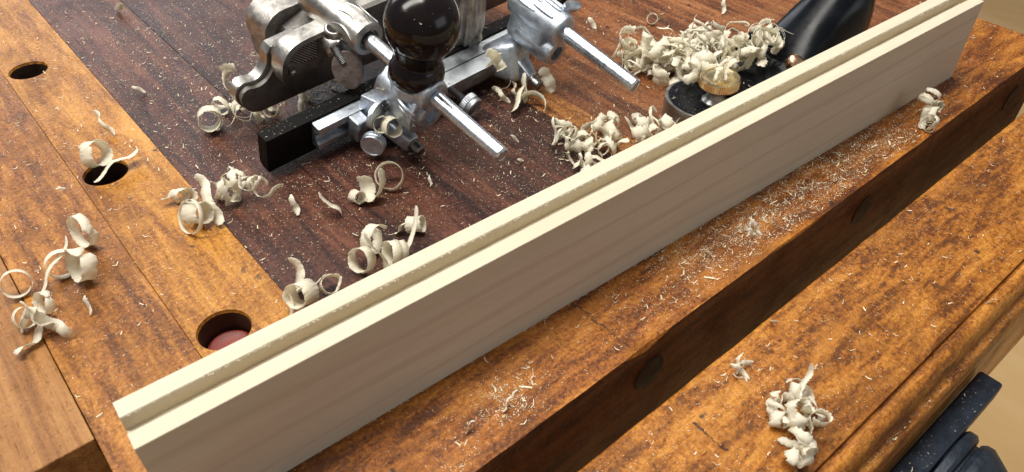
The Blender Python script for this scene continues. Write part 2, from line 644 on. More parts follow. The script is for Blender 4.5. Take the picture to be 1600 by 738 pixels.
bm = bmesh.new()
rows = [[bm.verts.new((x - .3, y, z)) for y, z in jaw_profile(x)] for x in fr(.02, .66, .004)]
n = len(rows[0])
for A, B in zip(rows, rows[1:]):
    for k in range(n):
        bm.faces.new((A[k], A[(k + 1) % n], B[(k + 1) % n], B[k]))
bm.faces.new(rows[0][::-1])
bm.faces.new(rows[-1])
jw = to_obj('jaw', bm, 'jaw', vise, smooth=True, angle=40)
jw.data.materials.append(M['gap_shade_varnish'])  # back face coloured dark to cut bounced light in the gap
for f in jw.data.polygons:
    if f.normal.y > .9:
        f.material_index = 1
VO = Vector((.3, .06, -.09))
bm = bmesh.new()
box(bm, (.10 - .3, .0195 - .06, -.0455 + .09), (.3125 - .3, .0304 - .06, -.034 + .09), .0016, 3)
to_obj('iron_plate', bm, 'iron', vise, smooth=True)
bm = bmesh.new()
cb = Vector((.262, .0195, -.072)) - VO
lathe(bm, cb, (0, -1, 0), [(0, 0), (0, .0350), (.0012, .0362), (.0045, .0362), (.006, .0345), (.006, .0320), (.0075, .0320), (.0075, 0)], 64)
pl = to_obj('collar', bm, 'iron', vise, smooth=True)
bm = bmesh.new()
lathe(bm, cb + Vector((0, -.0078, 0)), (0, -1, 0), [(0, 0), (0, .0335), (.002, .0350), (.005, .0352), (.008, .0335), (.014, .030), (.03, .0285), (.09, .0275), (.09, 0)], 64)
to_obj('screw_housing', bm, 'iron', vise, smooth=True)

# ------------------------------------------------------------------ grooved pale board standing on edge
BL, BH, BT = .4975, .0507, .0215
board = empty('grooved_board', (-.0024, .1704, 0), (0, 0, math.atan2(-.0444, .999)))
tag(board, 'long pale wooden board standing on edge with a groove ploughed along its top', 'board')


def board_profile(x):
    g0 = .0069 + .00010 * nz(x * 260, 41)
    g1 = .0140 + .00016 * nz(x * 330, 43) + .00008 * nz(x * 900, 44)
    gz = BH - .0066 + .0002 * nz(x * 120, 45)
    c = .0002
    return [(0, 0), (0, BH - c), (c, BH), (g0 - .0001, BH), (g0, BH - .0002), (g0, gz), (g1, gz + .0001), (g1 + .00002, BH - .0004), (g1 + .0003, BH), (BT - c, BH), (BT, BH - c), (BT, 0)]


bm = bmesh.new()
sweep_profile(bm, fr(0, BL, .0016), board_profile)
to_obj('board', bm, 'board', board)
# torn fibres along the groove's arris
rnd = random.Random(5)
vsx, fsx = [], []


def sliver(V, Fc, p, d, n, L, wd, lift, curl):
    """a thin curled fibre: p start, d direction, n up"""
    d = Vector(d).normalized()
    n = Vector(n).normalized()
    s = d.cross(n).normalized()
    b0 = len(V)
    for k in range(3):
        t = k / 2
        q = Vector(p) + d * (L * (t - .5)) + n * (lift + curl * L * 4 * (t - .5) ** 2) + s * (curl * L * .6 * sin(3 * t))
        ww = wd * (1 - .5 * abs(t - .5))
        V.append(q + s * ww * .5)
        V.append(q - s * ww * .5)
    Fc.append((b0, b0 + 1, b0 + 3, b0 + 2))
    Fc.append((b0 + 2, b0 + 3, b0 + 5, b0 + 4))


for i in range(650):
    x = rnd.uniform(.002, BL - .002)
    dens = .5 + .5 * nz(x * 40, 77)
    if rnd.random() > dens + .25:
        continue
    sliver(vsx, fsx, (x, .0139 + rnd.uniform(-.0005, .0003), BH - rnd.uniform(-.0001, .0007)), (rnd.uniform(-1, 1), rnd.uniform(-.8, .1), rnd.uniform(-.4, .5)), (0, -.5, 1),
           rnd.uniform(.0005, .0017), rnd.uniform(.00012, .0003), 0, rnd.uniform(0, .25))
for i in range(160):
    x = rnd.uniform(.05, BL)
    sliver(vsx, fsx, (x, -.0003, rnd.uniform(0, .0012)), (1, rnd.uniform(-.8, .2), rnd.uniform(-.3, .3)), (0, -1, .4), rnd.uniform(.0006, .002), rnd.uniform(.0002, .0006), 0, rnd.uniform(0, .3))
me = bpy.data.meshes.new('torn_fibres')
me.from_pydata(vsx, [], fsx)
tag(link('torn_fibres', me, 'board', board), kind='stuff')

# ------------------------------------------------------------------ combination plane
PU1, PU2, PW = 69.4, 168.8, 55.0
cp = empty('combination_plane', (.1144, .3352, .002), (.26, 0, .1006))
tag(cp, 'nickel plated combination plane with black knob, steel rods and dark wooden fence', 'hand plane')


def q(u, v, w):
    """plane coordinates in mm: u along the fence, v out along the rods, w up"""
    return Vector((u * .001, -v * .001, w * .001))


def uw(p, d):
    return q(p[0], d, p[1])


# long steel skate with its rounded nose
sk = smooth_outline([(21.8, 3.4), (15.8, 5.8), (11.8, 10.7), (10, 16.4), (11.2, 20.9), (15.1, 23.0), (20.3, 21.4), (26.6, 23.8), (31.0, 30.1), (31.5, 38.4)], 5, False)
sk += [Vector(p) for p in ((33, 43), (60, 45), (120, 45), (200, 40), (232, 30), (232, 2), (120, 2.2), (70, 3.3))]
bm = bmesh.new()
slab(bm, sk, uw, -41, -37.6, .0004)
to_obj('skate', bm, 'skate', cp)
sk2 = smooth_outline([(21.8, 4.6), (15.0, 6.0), (10.6, 11), (8.6, 17), (9.8, 22.6), (14.6, 25.2), (20.3, 23.6), (25.2, 26), (28.8, 31.6), (29.4, 38.4)], 5, False)
sk2 += [Vector(p) for p in ((32, 42), (60, 44), (120, 44), (200, 38), (228, 28), (228, 4), (120, 4), (70, 5))]
bm = bmesh.new()
slab(bm, sk2, uw, -47.5, -41, .0006)
to_obj('skate_backing', bm, 'nickel', cp)

# rim of the sliding section: an arch-shaped flange with a recess
ro = smooth_outline([(31.4, 25), (29.8, 33), (31, 41.3), (35.2, 47.3), (41, 49.8), (47, 50.6), (56, 51.2), (66, 53)], 5, False)
ri = smooth_outline([(62, 47.8), (54, 47.8), (47, 47.5), (42, 46.8), (37.4, 44.2), (34, 39.4), (33.2, 33), (34, 26)], 5, False)
bm = bmesh.new()
slab(bm, ro + ri, uw, -37.4, -27.6, .0005)
to_obj('arch_rim', bm, 'nickel', cp, smooth=True)
bm = bmesh.new()
slab(bm, [Vector(p) for p in ((33, 26), (32, 39), (37, 46), (44, 49), (66, 50), (80, 46), (80, 24), (56, 24), (46, 27))], uw, -37.5, -30.5, .0005)
to_obj('web', bm, 'panel', cp)
# cross-hatched panel in the recess
bm = bmesh.new()
poly = [(37.0, 37.0), (37.6, 42.6), (41.5, 45.4), (47, 46.4), (53.6, 46.6), (53.6, 33.2), (43, 33.0)]


def inside(x, y, P):
    c = False
    for i in range(len(P)):
        (x1, y1), (x2, y2) = P[i], P[i - 1]
        if (y1 > y) != (y2 > y) and x < (x2 - x1) * (y - y1) / (y2 - y1) + x1:
            c = not c
    return c


st = 1.45
for i in range(40):
    for j in range(40):
        a, b_ = i * st, j * st
        cu, cw = 26 + (a + b_) * .72, 41 + (a - b_) * .62
        if inside(cu, cw, poly):
            h = st * .30
            base = [bm.verts.new(q(cu + dx, -30.3, cw + dy)) for dx, dy in ((-.72 * h * 2, 0), (0, -.62 * h * 2), (.72 * h * 2, 0), (0, .62 * h * 2))]
            top = bm.verts.new(q(cu, -29.7, cw))
            for k in range(4):
                bm.faces.new((base[k], base[(k + 1) % 4], top))
to_obj('knurled_panel', bm, 'knurl', cp)
bm = bmesh.new()
slab(bm, [Vector(p) for p in poly], uw, -30.6, -30.25, .0)
to_obj('panel_back', bm, 'hole_dark', cp)
bm = bmesh.new()
lathe(bm, q(36.6, -31, 32.2), (0, -1, 0), [(0, 0), (0, .0021), (.003, .0021), (.0042, .0017), (.0049, .0009), (.0051, 0)], 20)
to_obj('rivet', bm, 'nickel', cp, smooth=True)

# rear casting: taller arch behind the skate
bo = smooth_outline([(44, 8), (41.2, 22), (39.6, 32), (40.6, 38.6), (44.6, 43.8), (50, 46.6), (60, 47.2), (75, 47.4), (100, 50), (130, 52), (200, 44)], 5, False)
bi = smooth_outline([(200, 38), (130, 46), (100, 43.6), (81, 41), (66, 40.4), (55, 37.6), (48, 31.5), (45, 22), (46.6, 8)], 5, False)
bm = bmesh.new()
slab(bm, bo + bi, uw, -76, -58, .0016, 3)
to_obj('main_stock', bm, 'nickel_worn', cp, smooth=True)
bm = bmesh.new()
slab(bm, [Vector(p) for p in ((46, 6), (44, 24), (50, 38), (64, 43), (130, 46), (222, 36), (222, 6))], uw, -72, -47.4, .001)
to_obj('stock_web', bm, 'skate', cp)

# sleeve that carries the rod in the main stock, with two raised leaf ribs and a screw hole
bm = bmesh.new()
lathe(bm, q(PU1, -56, PW), (0, -1, 0), [(0, 0), (0, .009), (.003, .0115), (.012, .0118), (.020, .0108), (.033, .0102), (.044, .0098), (.0495, .0098), (.0505, .0090), (.0505, .0062), (.047, .0060), (.047, 0)], 40)
to_obj('rod_sleeve', bm, 'nickel', cp, smooth=True)
for a0 in (20, 62, 104, 146):
    bm = bmesh.new()
    pts = []
    for k in range(17):
        t = k / 16
        ang = radians(a0 + 16 * sin(pi * t) * (1 if t < .5 else 1) - 8)
        vv = -26 + 18 * t
        rr = 10.2
        pts.append(q(PU1 - rr * cos(ang), vv, PW + rr * sin(ang)))
    tube(bm, pts, [.0002 + .0005 * sin(pi * k / 16) for k in range(17)], 8)
    to_obj('rib', bm, 'nickel', cp, smooth=True)
# shoulder between arch and sleeve
bm = bmesh.new()
slab(bm, smooth_outline([(53.5, 42), (56, 48.5), (62, 51), (72, 57), (78, 50), (78, 36), (66, 34), (57.5, 35)], 4), uw, -37.3, -18, .003, 4)
to_obj('shoulder', bm, 'nickel', cp, smooth=True, angle=60)
bm = bmesh.new()
hb = q(60.6, -24.5, 53.2)
lathe(bm, hb, (-.15, -.15, 1), [(-.008, 0), (-.008, .0031), (.0006, .0034), (.0010, .0037), (.0010, .0043), (.0002, .0050), (-.008, .0056)], 32)
to_obj('screw_hole', bm, 'nickel', cp, smooth=True)
bm = bmesh.new()
lathe(bm, hb, (-.15, -.15, 1), [(.0009, 0), (.0009, .0036)], 28)  # dark disc at the mouth stands in for the hole's shade
to_obj('hole_shade_disc', bm, 'hole_dark', cp)


def wing(name, c, n, along, L, Wd, T, mat, shank_to=None, sr=.002):
    """flat oval thumb plate: centre, face normal, long direction"""
    n = Vector(n).normalized()
    al = Vector(along)
    al = (al - n * al.dot(n)).normalized()
    si = n.cross(al)
    c = Vector(c)
    bm = bmesh.new()
    out = [Vector((L * cos(t), Wd * sin(t) * (1 - .12 * cos(t)))) for t in [2 * pi * k / 36 for k in range(36)]]
    slab(bm, out, lambda p, d: c + al * p[0] + si * p[1] + n * d, -T / 2, T / 2, T * .3, 3)
    o = to_obj(name, bm, mat, cp, smooth=True)
    if shank_to is not None:
        bm = bmesh.new()
        s = Vector(shank_to)
        e = c + (s - c) * .3
        d = (s - e)
        prof = [(0, 0), (0, sr)]
        k, Lg = 0, d.length
        while .0006 + k * .0008 < Lg:
            prof += [(.0003 + k * .0008, sr), (.0007 + k * .0008, sr * .84)]
            k += 1
        prof += [(Lg, sr), (Lg, 0)]
        lathe(bm, e, d, prof, 16)
        to_obj('threaded_shank', bm, 'dark_steel', o, smooth=True)
    return o


wing('thumb_screw', q(59.5, -10, 36), (-.62, -.55, .42), (.12, -.35, -.9), .0108, .0082, .0042, 'rust', q(57, -20, 47), .0028)

# the two rods
for uu, v1 in ((PU1, 96.6), (PU2, 102.7)):
    bm = bmesh.new()
    l0 = .075
    lathe(bm, q(uu, v1, PW), (0, 1, 0), [(.0006, 0), (.0003, .0026), (0, .0030), (0, .0037), (.0008, .0043), (.0009, .0041), (.0013, .0043), (.170, .0043), (.170, 0)], 40)
    to_obj('rod', bm, 'steel', cp, smooth=True)

# fence: ebony facing board
bm = bmesh.new()
ends = [(-8.2, 3.0), (-5.5, 0), (0, 0), (0, 23.4), (-8.2, 23.4)]
slab(bm, [Vector(p) for p in ends], lambda p, d: q(d, p[0], p[1]), 0, 236, .0005, 2)
to_obj('fence_board', bm, 'ebony', cp)
# metal rail, narrow channel at the near end
rail = empty('rail', (0, 0, 0))
bm = bmesh.new()
slab(bm, [Vector(p) for p in ((.1, 6), (.1, 21.8), (6.8, 21.8), (6.8, 17.2), (3.2, 16.2), (3.2, 11.5), (6.8, 10.2), (6.8, 7), (4, 6))], lambda p, d: q(d, p[0], p[1]), 27.6, 70, .0007, 3)
bpy.data.objects.remove(rail, do_unlink=True)
to_obj('rail_channel', bm, 'zinc', cp, smooth=True)
bm = bmesh.new()
lathe(bm, q(44, 2.8, 14), (0, -1, 0), [(0, 0), (0, .0026), (.0008, .0024), (.0016, .0012), (.0018, 0)], 20)
sh_ = to_obj('screw_head', bm, 'dark_steel', cp, smooth=True)
bm = bmesh.new()
box(bm, q(41.9, 4.75, 13.7), q(46.1, 4.3, 14.3))
to_obj('slot', bm, 'hole_dark', sh_)
# wide plate between the posts, with a lengthwise joint
bm = bmesh.new()
slab(bm, [Vector(p) for p in ((.1, 13), (.1, 22), (9.0, 22), (9.0, 13))], lambda p, d: q(d, p[0], p[1]), 74, 196, .0005, 2)
to_obj('rail_plate', bm, 'zinc_dull', cp)
bm = bmesh.new()
slab(bm, smooth_outline([(78, 9.6), (120, 9.6), (160, 9.6), (178, 9.6), (179, 14), (172, 18.2), (160, 19.8), (120, 19.8), (78, 19.8), (77, 14)], 3), lambda p, d: q(p[0], p[1], d), 12, 21.7, .0014, 3)
to_obj('slide_plate', bm, 'zinc_dull', cp, smooth=True)
bm = bmesh.new()
box(bm, q(90, 17.5, 7), q(150, 9.5, 12.2), .0008)
to_obj('lower_flange', bm, 'zinc_dull', cp)


def barrel(name, u, v0, v1, w_, r, hole, mat, ribs=0, r_hole=.0047):
    bm = bmesh.new()
    L = (v1 - v0) * .001
    lathe(bm, q(u, v0, w_), (0, -1, 0), [(0, 0), (0, r * .72), (.002, r * .9), (L * .3, r), (L * .6, r), (L - .003, r * .93), (L - .0006, r * .88), (L, r * .80),
                                         (L, r_hole), (L - .012 if hole else L - .0005, r_hole * .97), (L - .012 if hole else L - .0005, 0)], 40)
    o = to_obj(name, bm, mat, cp, smooth=True)
    for k in range(ribs):
        ang = radians(-25 + k * 38)
        for s in (0, 1):
            bm = bmesh.new()
            pts = []
            for j in range(13):
                t = j / 12
                vv = v0 + (v1 - v0) * ((.16 if s == 0 else .46) + .38 * t)
                a2 = ang + radians(17 * s)
                rr = r * 1000 * .985
                pts.append(q(u + rr * sin(a2 - .5), vv, w_ + rr * cos(a2 - .5)))
            tube(bm, pts, [.0003 + .0011 * sin(pi * (.08 + .84 * j / 12)) ** .7 for j in range(13)], 10)
            to_obj('rib', bm, mat, o, smooth=True)
    return o


def foot(u0, v0, w0, u1, v1, w1, mat):
    """flat tapering arm that ends in a round pin"""
    bm = bmesh.new()
    hexa(bm, [q(u0 - 8, v0, w0 - 8), q(u0 + 8, v0, w0 - 8), q(u1 + 4.2, v1, w1 - 4.4), q(u1 - 4.2, v1, w1 - 4.4)],
         [q(u0 - 6.5, v0, w0 + 5), q(u0 + 6.5, v0, w0 + 5), q(u1 + 3.4, v1, w1 + 4.0), q(u1 - 3.4, v1, w1 + 4.0)], .0011, 3)
    o = to_obj('foot', bm, mat, cp, smooth=True)
    bm = bmesh.new()
    lathe(bm, q(u1, v1, w1), (0, -1, -.05), [(-.003, 0), (-.003, .0036), (.0004, .0036), (.0008, .0030), (.0014, .0030), (.0018, .0034), (.0056, .0034), (.0068, .0026), (.0072, .0016), (.0072, 0)], 24)
    to_obj('foot_pin', bm, 'dark_steel', o, smooth=True)


# post under the knob
bm = bmesh.new()
slab(bm, smooth_outline([(57.5, 36), (58, 45), (61, 51), (66, 53.5), (73, 53.5), (78, 51), (81, 45), (80.5, 36), (77, 30), (62, 30)], 4), uw, 14, 43.5, .0014, 3)
to_obj('post', bm, 'zinc', cp, smooth=True, angle=60)
barrel('barrel', PU1, 18, 47.5, PW, .0098, False, 'zinc', 0)
barrel('barrel', PU1, 22, 46.5, 41.5, .0088, True, 'zinc', 0)
for k, a0 in enumerate((-34, -16, 2)):
    bm = bmesh.new()
    pts = []
    for j in range(9):
        t = j / 8
        pts.append(q(58.5 - 1.2 * sin(pi * t) + k * .9, 30 + 15 * t, 49 - k * 4.5 - 2.5 * t))
    tube(bm, pts, [.0003 + .0011 * sin(pi * j / 8) for j in range(9)], 8)
    to_obj('rib', bm, 'zinc', cp, smooth=True)
bm = bmesh.new()
lathe(bm, q(PU1, 32, 50), (0, 0, 1), [(0, 0), (0, .0125), (.003, .0128), (.005, .0131), (.0062, .0131), (.0066, .0128), (.0066, 0)], 48)
to_obj('knob_flange', bm, 'zinc', cp, smooth=True)
foot(66, 10, 20, 66.2, 39.0, 15.8, 'zinc')
bm = bmesh.new()
hexa(bm, [q(54, 4, 10), q(76, 4, 10), q(75, 24, 14), q(60, 24, 14)], [q(57, 4, 30), q(78, 4, 30), q(76, 24, 33), q(61, 24, 33)], .001, 3)
to_obj('bracket', bm, 'zinc', cp, smooth=True)
bm = bmesh.new()
box(bm, q(46.5, 15.5, 8), q(55, 6.9, 22), .0009)
to_obj('clamp_block', bm, 'zinc', cp)
wing('wing_screw', q(51, 25, 36.5), (.28, -.92, .12), (1, .1, .30), .0092, .0060, .0024, 'zinc', q(64, 24, 40), .0028)


def knurled(name, c, axis, r, T, mat, shank=None):
    bm = bmesh.new()
    seg = 72
    mod = lambda i, d: 1 if not (.0006 < d < T * .55) else (1.0 if i % 2 else .965)
    lathe(bm, c, axis, [(0, 0), (0, r * .9), (.0005, r * .98), (.0007, r), (T * .5, r), (T * .58, r * .95), (T * .66, r * .95), (T * .72, r), (T - .0006, r), (T, r * .93), (T, r * .82), (T - .0003, r * .78), (T - .0003, 0)], seg, mod)
    o = to_obj(name, bm, mat, cp, smooth=True, angle=9)
    if shank:
        bm = bmesh.new()
        prof = [(0, 0), (0, .0024)]
        for k in range(int(shank / .001)):
            prof += [(k * .001 + .0004, .0024), (k * .001 + .0009, .0019)]
        prof += [(shank, .0022), (shank, 0)]
        lathe(bm, Vector(c), -Vector(axis), prof, 18)
        to_obj('threaded_shank', bm, 'dark_steel', o, smooth=True)
    return o


knurled('thumb_nut', q(51.5, 24.5, 15), (-.82, -.52, .10), .0068, .0058, 'zinc', .012)
knurled('thumb_nut', q(112.5, 31, 17.5), (.12, -.95, -.15), .0068, .0075, 'zinc_dull', .014)

# black turned knob
bm = bmesh.new()
prof = [(0, 0), (0, .0120), (.0006, .0128), (.002, .0138), (.0045, .0143), (.0072, .0142), (.0098, .0134), (.0118, .0120), (.0128, .0113), (.0134, .0111), (.0142, .0113), (.0156, .0122)]
cw, rr = .0345, .0186
for k in range(1, 20):
    a = -pi / 2 + radians(42) + (pi - radians(42)) * k / 19
    prof.append((cw + rr * 1.02 * sin(a), max(0, rr * cos(a)) if k < 19 else 0))
lathe(bm, q(PU1, 32, 56.6), (0, 0, 1), prof, 64)
to_obj('knob', bm, 'lacquer', cp, smooth=True, angle=70)

# fluted sleeve standing behind the knob
bm = bmesh.new()
lathe(bm, q(147.5, -10.5, 12), (-.06, 0, 1), [(0, 0), (0, .004), (.004, .0085), (.012, .0118), (.024, .0128), (.036, .012), (.05, .010), (.05, 0)], 60,
      lambda i, d: 1 + (.05 * (1 if (i // 2) % 2 else -1) if .005 < d < .045 else 0))
to_obj('fluted_sleeve', bm, 'nickel_worn', cp, smooth=True)

# far post with its ribbed double barrel
barrel('barrel', PU2, 8, 47.5, PW, .0105, False, 'zinc', 4, .0044)
barrel('barrel', PU2 - 1, 12, 47.5, 39.5, .0094, True, 'zinc', 3)
bm = bmesh.new()
slab(bm, smooth_outline([(160, 38), (160, 56), (167, 61), (175, 58), (177, 46), (175, 34), (166, 31)], 4), uw, 14, 40, .003, 3)
to_obj('post', bm, 'zinc', cp, smooth=True, angle=60)
foot(166, 14, 22, 162.4, 39.0, 15.6, 'zinc')
bm = bmesh.new()
hexa(bm, [q(140, 4, 7), q(172, 4, 7), q(168, 34, 11), q(154, 34, 11)], [q(150, 4, 24), q(178, 4, 24), q(175, 22, 33), q(158, 22, 33)], .004, 4)
to_obj('bracket', bm, 'zinc', cp, smooth=True)
wing('wing_screw', q(181, 40, 63), (.25, -.25, .93), (.95, -.1, .2), .0085, .0034, .0030, 'zinc', q(170, 38, 60), .003)

# ------------------------------------------------------------------ block plane behind the board
bp = empty('block_plane', (.3150, .2255, 0), (0, 0, -.13))
tag(bp, 'small black block plane with brass knob lying half hidden behind the pale board', 'hand plane')
HWp = .0225


def plan(x):
    t = x / .021
    if x < .021:
        return HWp * math.sqrt(max(0, 1 - (1 - t) ** 2)) ** .9
    if x > .125:
        t = (x - .125) / .016
        return HWp * math.sqrt(max(0, 1 - t * t * .92))
    return HWp


xs = [.021 * (1 - cos(pi / 2 * k / 14)) for k in range(15)] + fr(.025, .125, .01) + [.125 + .016 * sin(pi / 2 * k / 8) for k in range(1, 9)]
out = [Vector((x, plan(x))) for x in xs] + [Vector((x, -plan(x))) for x in xs[::-1][:-1]]
bm = bmesh.new()
slab(bm, out, lambda p, d: Vector((p[0], p[1], d)), 0, .0125, .0005, 2)
to_obj('body', bm, 'plane_side', bp, smooth=True)
bm = bmesh.new()
inn = [Vector((.0705 + (p[0] - .0705) * .975, p[1] * .925)) for p in out]
slab(bm, inn, lambda p, d: Vector((p[0], p[1], d)), .010, .0131, .0004, 2)
to_obj('toe_deck', bm, 'japan', bp, smooth=True)
for s in (-1, 1):
    bm = bmesh.new()
    wo = smooth_outline([(.038, .012), (.05, .017), (.062, .025), (.078, .029), (.10, .027), (.118, .018), (.128, .012)], 5, False)
    wo = wo + [Vector((.128, .008)), Vector((.038, .008))]
    slab(bm, wo, lambda p, d: Vector((p[0], d, p[1])), s * .0195, s * .0228, .0005, 2)
    to_obj('side_wing', bm, 'japan', bp, smooth=True)
bm = bmesh.new()
lathe(bm, (.0245, -.006, .0125), (0, 0, 1), [(0, 0), (0, .0080), (.0012, .0078), (.003, .0060), (.005, .0052), (.008, .0052), (.0097, .006), (.0097, 0)], 36)
to_obj('knob_stem', bm, 'plane_side', bp, smooth=True)
bm = bmesh.new()
lathe(bm, (.0250, -.006, .0220), (0, 0, 1), [(0, 0), (0, .0100), (.0006, .0111), (.0012, .0115), (.0056, .0115), (.0060, .0111), (.0066, .0108), (.0067, .0095), (.0062, .0080), (.0061, 0)], 120,
      lambda i, d: (.975 if i % 2 else 1) if .001 < d < .0057 else 1)
to_obj('front_knob', bm, 'brass', bp, smooth=True, angle=9)
# adjustable toe lever and slot plate
bm = bmesh.new()
box(bm, (.030, -.016, .0132), (.058, .016, .0160), .001)
to_obj('throat_plate', bm, 'japan', bp)
# cutter
bm = bmesh.new()
hexa(bm, [(.052, -.019, .013), (.120, -.019, .031), (.120, .019, .031), (.052, .019, .013)], [(.051, -.019, .0152), (.119, -.019, .0332), (.119, .019, .0332), (.051, .019, .0152)], .0004)
to_obj('cutter', bm, 'japan', bp)
# domed lever cap: lofted sections with a crease
bm = bmesh.new()
secs = []
NX = 26
for i in range(NX + 1):
    t = i / NX
    x = .074 + .076 * t
    hw = .0215 * (1 - .18 * t) * min(1, (t * 9 + .15)) ** .35 * math.sqrt(max(0.0, 1 - max(0, (t - .72) / .30) ** 2))
    zb = .0165 + .016 * t
    hgt = .004 + .031 * math.sin(min(1, t / .72) * pi / 2) ** 1.25
    hgt *= math.sqrt(max(0.0, 1 - max(0, (t - .76) / .26) ** 2))
    row = []
    for k in range(17):
        a = pi * k / 16
        yy = hw * cos(a)
        zz = zb + hgt * (sin(a) ** .72)
        zz += .0012 * max(0, 1 - abs(a - 1.35) / .18) * min(1, t * 2)
        row.append(bm.verts.new((x, yy, zz)))
    secs.append(row)
for A, B in zip(secs, secs[1:]):
    for k in range(16):
        bm.faces.new((A[k], A[k + 1], B[k + 1], B[k]))
    bm.faces.new((A[16], A[0], B[0], B[16]))
bm.faces.new(secs[0])
bm.faces.new(secs[-1][::-1])
to_obj('lever_cap', bm, 'japan', bp, smooth=True, angle=60)
bm = bmesh.new()
lathe(bm, (.073, -.0185, .029), (0, -.5, .86), [(-.004, 0), (-.004, .0052), (0, .0052), (.0012, .0046), (.0022, .003), (.0026, 0)], 28)
to_obj('cap_button', bm, 'copper', bp, smooth=True)

# ------------------------------------------------------------------ shavings
SH = 'wood shavings'


def shaving(label, loc, segs, width, az=0., el=0., drift=0., z0=.0002, crump=.0, seed=0, fray=.08, spin=0., group=None, twist=0., name='wood_shaving'):
    """a plane shaving: a ribbon bent along a path of arcs.  segs: (arc length mm, radius start mm, radius end mm); radius may be negative
    az: heading of the ribbon's width; el: tilt of that width from the horizontal; drift: sideways travel per mm"""
    rd = random.Random(seed * 7919 + 13)
    if crump < .5:
        width *= 1.3
        az += .5 if seed % 2 else -.5
        el *= .7
    th = radians(spin)
    x = y = 0.
    pts = []
    G = 1.38
    for Ls, ra, rb in segs:
        Ls, ra, rb = Ls * G, ra * G, rb * G
        n = max(3, int(Ls / .55))
        for k in range(n):
            t = k / n
            r = ra + (rb - ra) * t
            ds = Ls / n
            th += ds / r
            x += cos(th) * ds
            y += sin(th) * ds
            pts.append((x, y, th))
    N = len(pts)
    mx = sum(p[0] for p in pts) / N
    my = sum(p[1] for p in pts) / N
    V = []
    s0 = rd.uniform(0, 50)
    for i, (px, py, t) in enumerate(pts):
        s = i * .55
        taper = min(1, .35 + i / 6, .35 + (N - 1 - i) / 6)
        w2 = width * .5 * taper * (1 + .16 * nz(s * .25, s0))
        dn = Vector((-sin(t), 0, cos(t)))
        tw = twist * (i / N - .5) + crump * .5 * nz(s * .12, s0 + 9)
        cen = Vector((px - mx, drift * (i - N / 2) * .55, py - my))
        if crump:
            cen += Vector((nz(s * .14, s0 + 1), nz(s * .14, s0 + 2) * .8, nz(s * .14, s0 + 3))) * crump * 3
        wd = Vector((0, 1, 0)) * cos(tw) + Vector((cos(t), 0, sin(t))) * sin(tw)
        cup = dn * (.06 * width)
        for sgn in (-1, 1):
            fr_ = 1 + rd.uniform(-fray, fray) + (rd.uniform(-.25, 0) if rd.random() < fray * .8 else 0)
            edge = cen + wd * (sgn * w2 * fr_) + dn * rd.uniform(-.06, .06) * (1 + 3 * crump)
            V.append((edge + dn * .045, edge - dn * .045))
        V.append((cen + cup + dn * .045, cen + cup - dn * .045))
    rot = Matrix.Rotation(az, 3, 'Z') @ Matrix.Rotation(-el - .15, 3, 'X')
    P = []
    for a, b in V:
        P.append(rot @ (a * .001))
        P.append(rot @ (b * .001))
    zmin = min(p.z for p in P)
    P = [p - Vector((0, 0, zmin)) for p in P]
    Fc = []
    for i in range(N - 1):
        a, b = i * 6, (i + 1) * 6
        # per station: left(0 top,1 bot) right(2,3) mid(4,5)
        Fc += [(a, a + 4, b + 4, b), (a + 4, a + 2, b + 2, b + 4), (a + 1, b + 1, b + 5, a + 5), (a + 5, b + 5, b + 3, a + 3), (a, b, b + 1, a + 1), (a + 2, a + 3, b + 3, b + 2)]
    e = (N - 1) * 6
    Fc += [(0, 1, 5, 4), (4, 5, 3, 2), (e, e + 4, e + 5, e + 1), (e + 4, e + 2, e + 3, e + 5)]
    me = bpy.data.meshes.new(name)
    me.from_pydata(P, [], Fc)
    uvl = me.uv_layers.new(name='UVMap')
    for lp in me.loops:
        st_, c_ = divmod(lp.vertex_index, 6)
        uvl.data[lp.index].uv = (st_ * .55 + seed * 13.7, (0, 0, width, width, width / 2, width / 2)[c_] + seed * 3.1)
    o = link(name, me, 'shaving', smooth=False)
    me.polygons.foreach_set('use_smooth', [i % 6 < 4 for i in range(len(me.polygons))])
    o.location = (loc[0] * .001, loc[1] * .001, z0)
    tag(o, label, 'wood shaving', group or SH)
    return o


def C(x, y, k=.98):
    return (x * k, y * k)


VIEW = radians(-40)          # heading of a roll whose open end faces the camera


def roll(label, loc, r, turns, width, az, el=0, seed=0, **kw):
    n = []
    if kw.get('crump', 0) >= .5:
        # springy frayed ribbon of a heap: a coil that runs out into a back-bent tail
        rr_ = random.Random(seed + 5)
        kw.update(crump=.5 + .2 * rr_.random(), fray=.22, twist=rr_.uniform(-1.2, 1.2))
        width *= rr_.uniform(.6, .95)
        el = el * 1.6 + rr_.uniform(-.3, .4)
        kw['drift'] = kw.get('drift', 0) + rr_.uniform(.05, .3)
        if rr_.random() < .2:      # a torn strand
            width, turns, r = rr_.uniform(1.0, 2.0), turns + 1, r * 1.15
        for t in range(int(turns * 2)):
            ra = r * (1 - .07 * t) * rr_.uniform(.8, 1.15)
            n.append((pi * ra, ra, ra * .9))
        n.append((rr_.uniform(.5, 2) * r, -r * 1.5, -r * .9))
        return shaving(label, loc, n, width, az, el, seed=seed, **kw)
    for t in range(int(turns * 2)):
        ra = r * (1 - .10 * t * .5)
        n.append((pi * ra, ra, ra * .93))
    return shaving(label, loc, n, width, az, el, seed=seed, **kw)


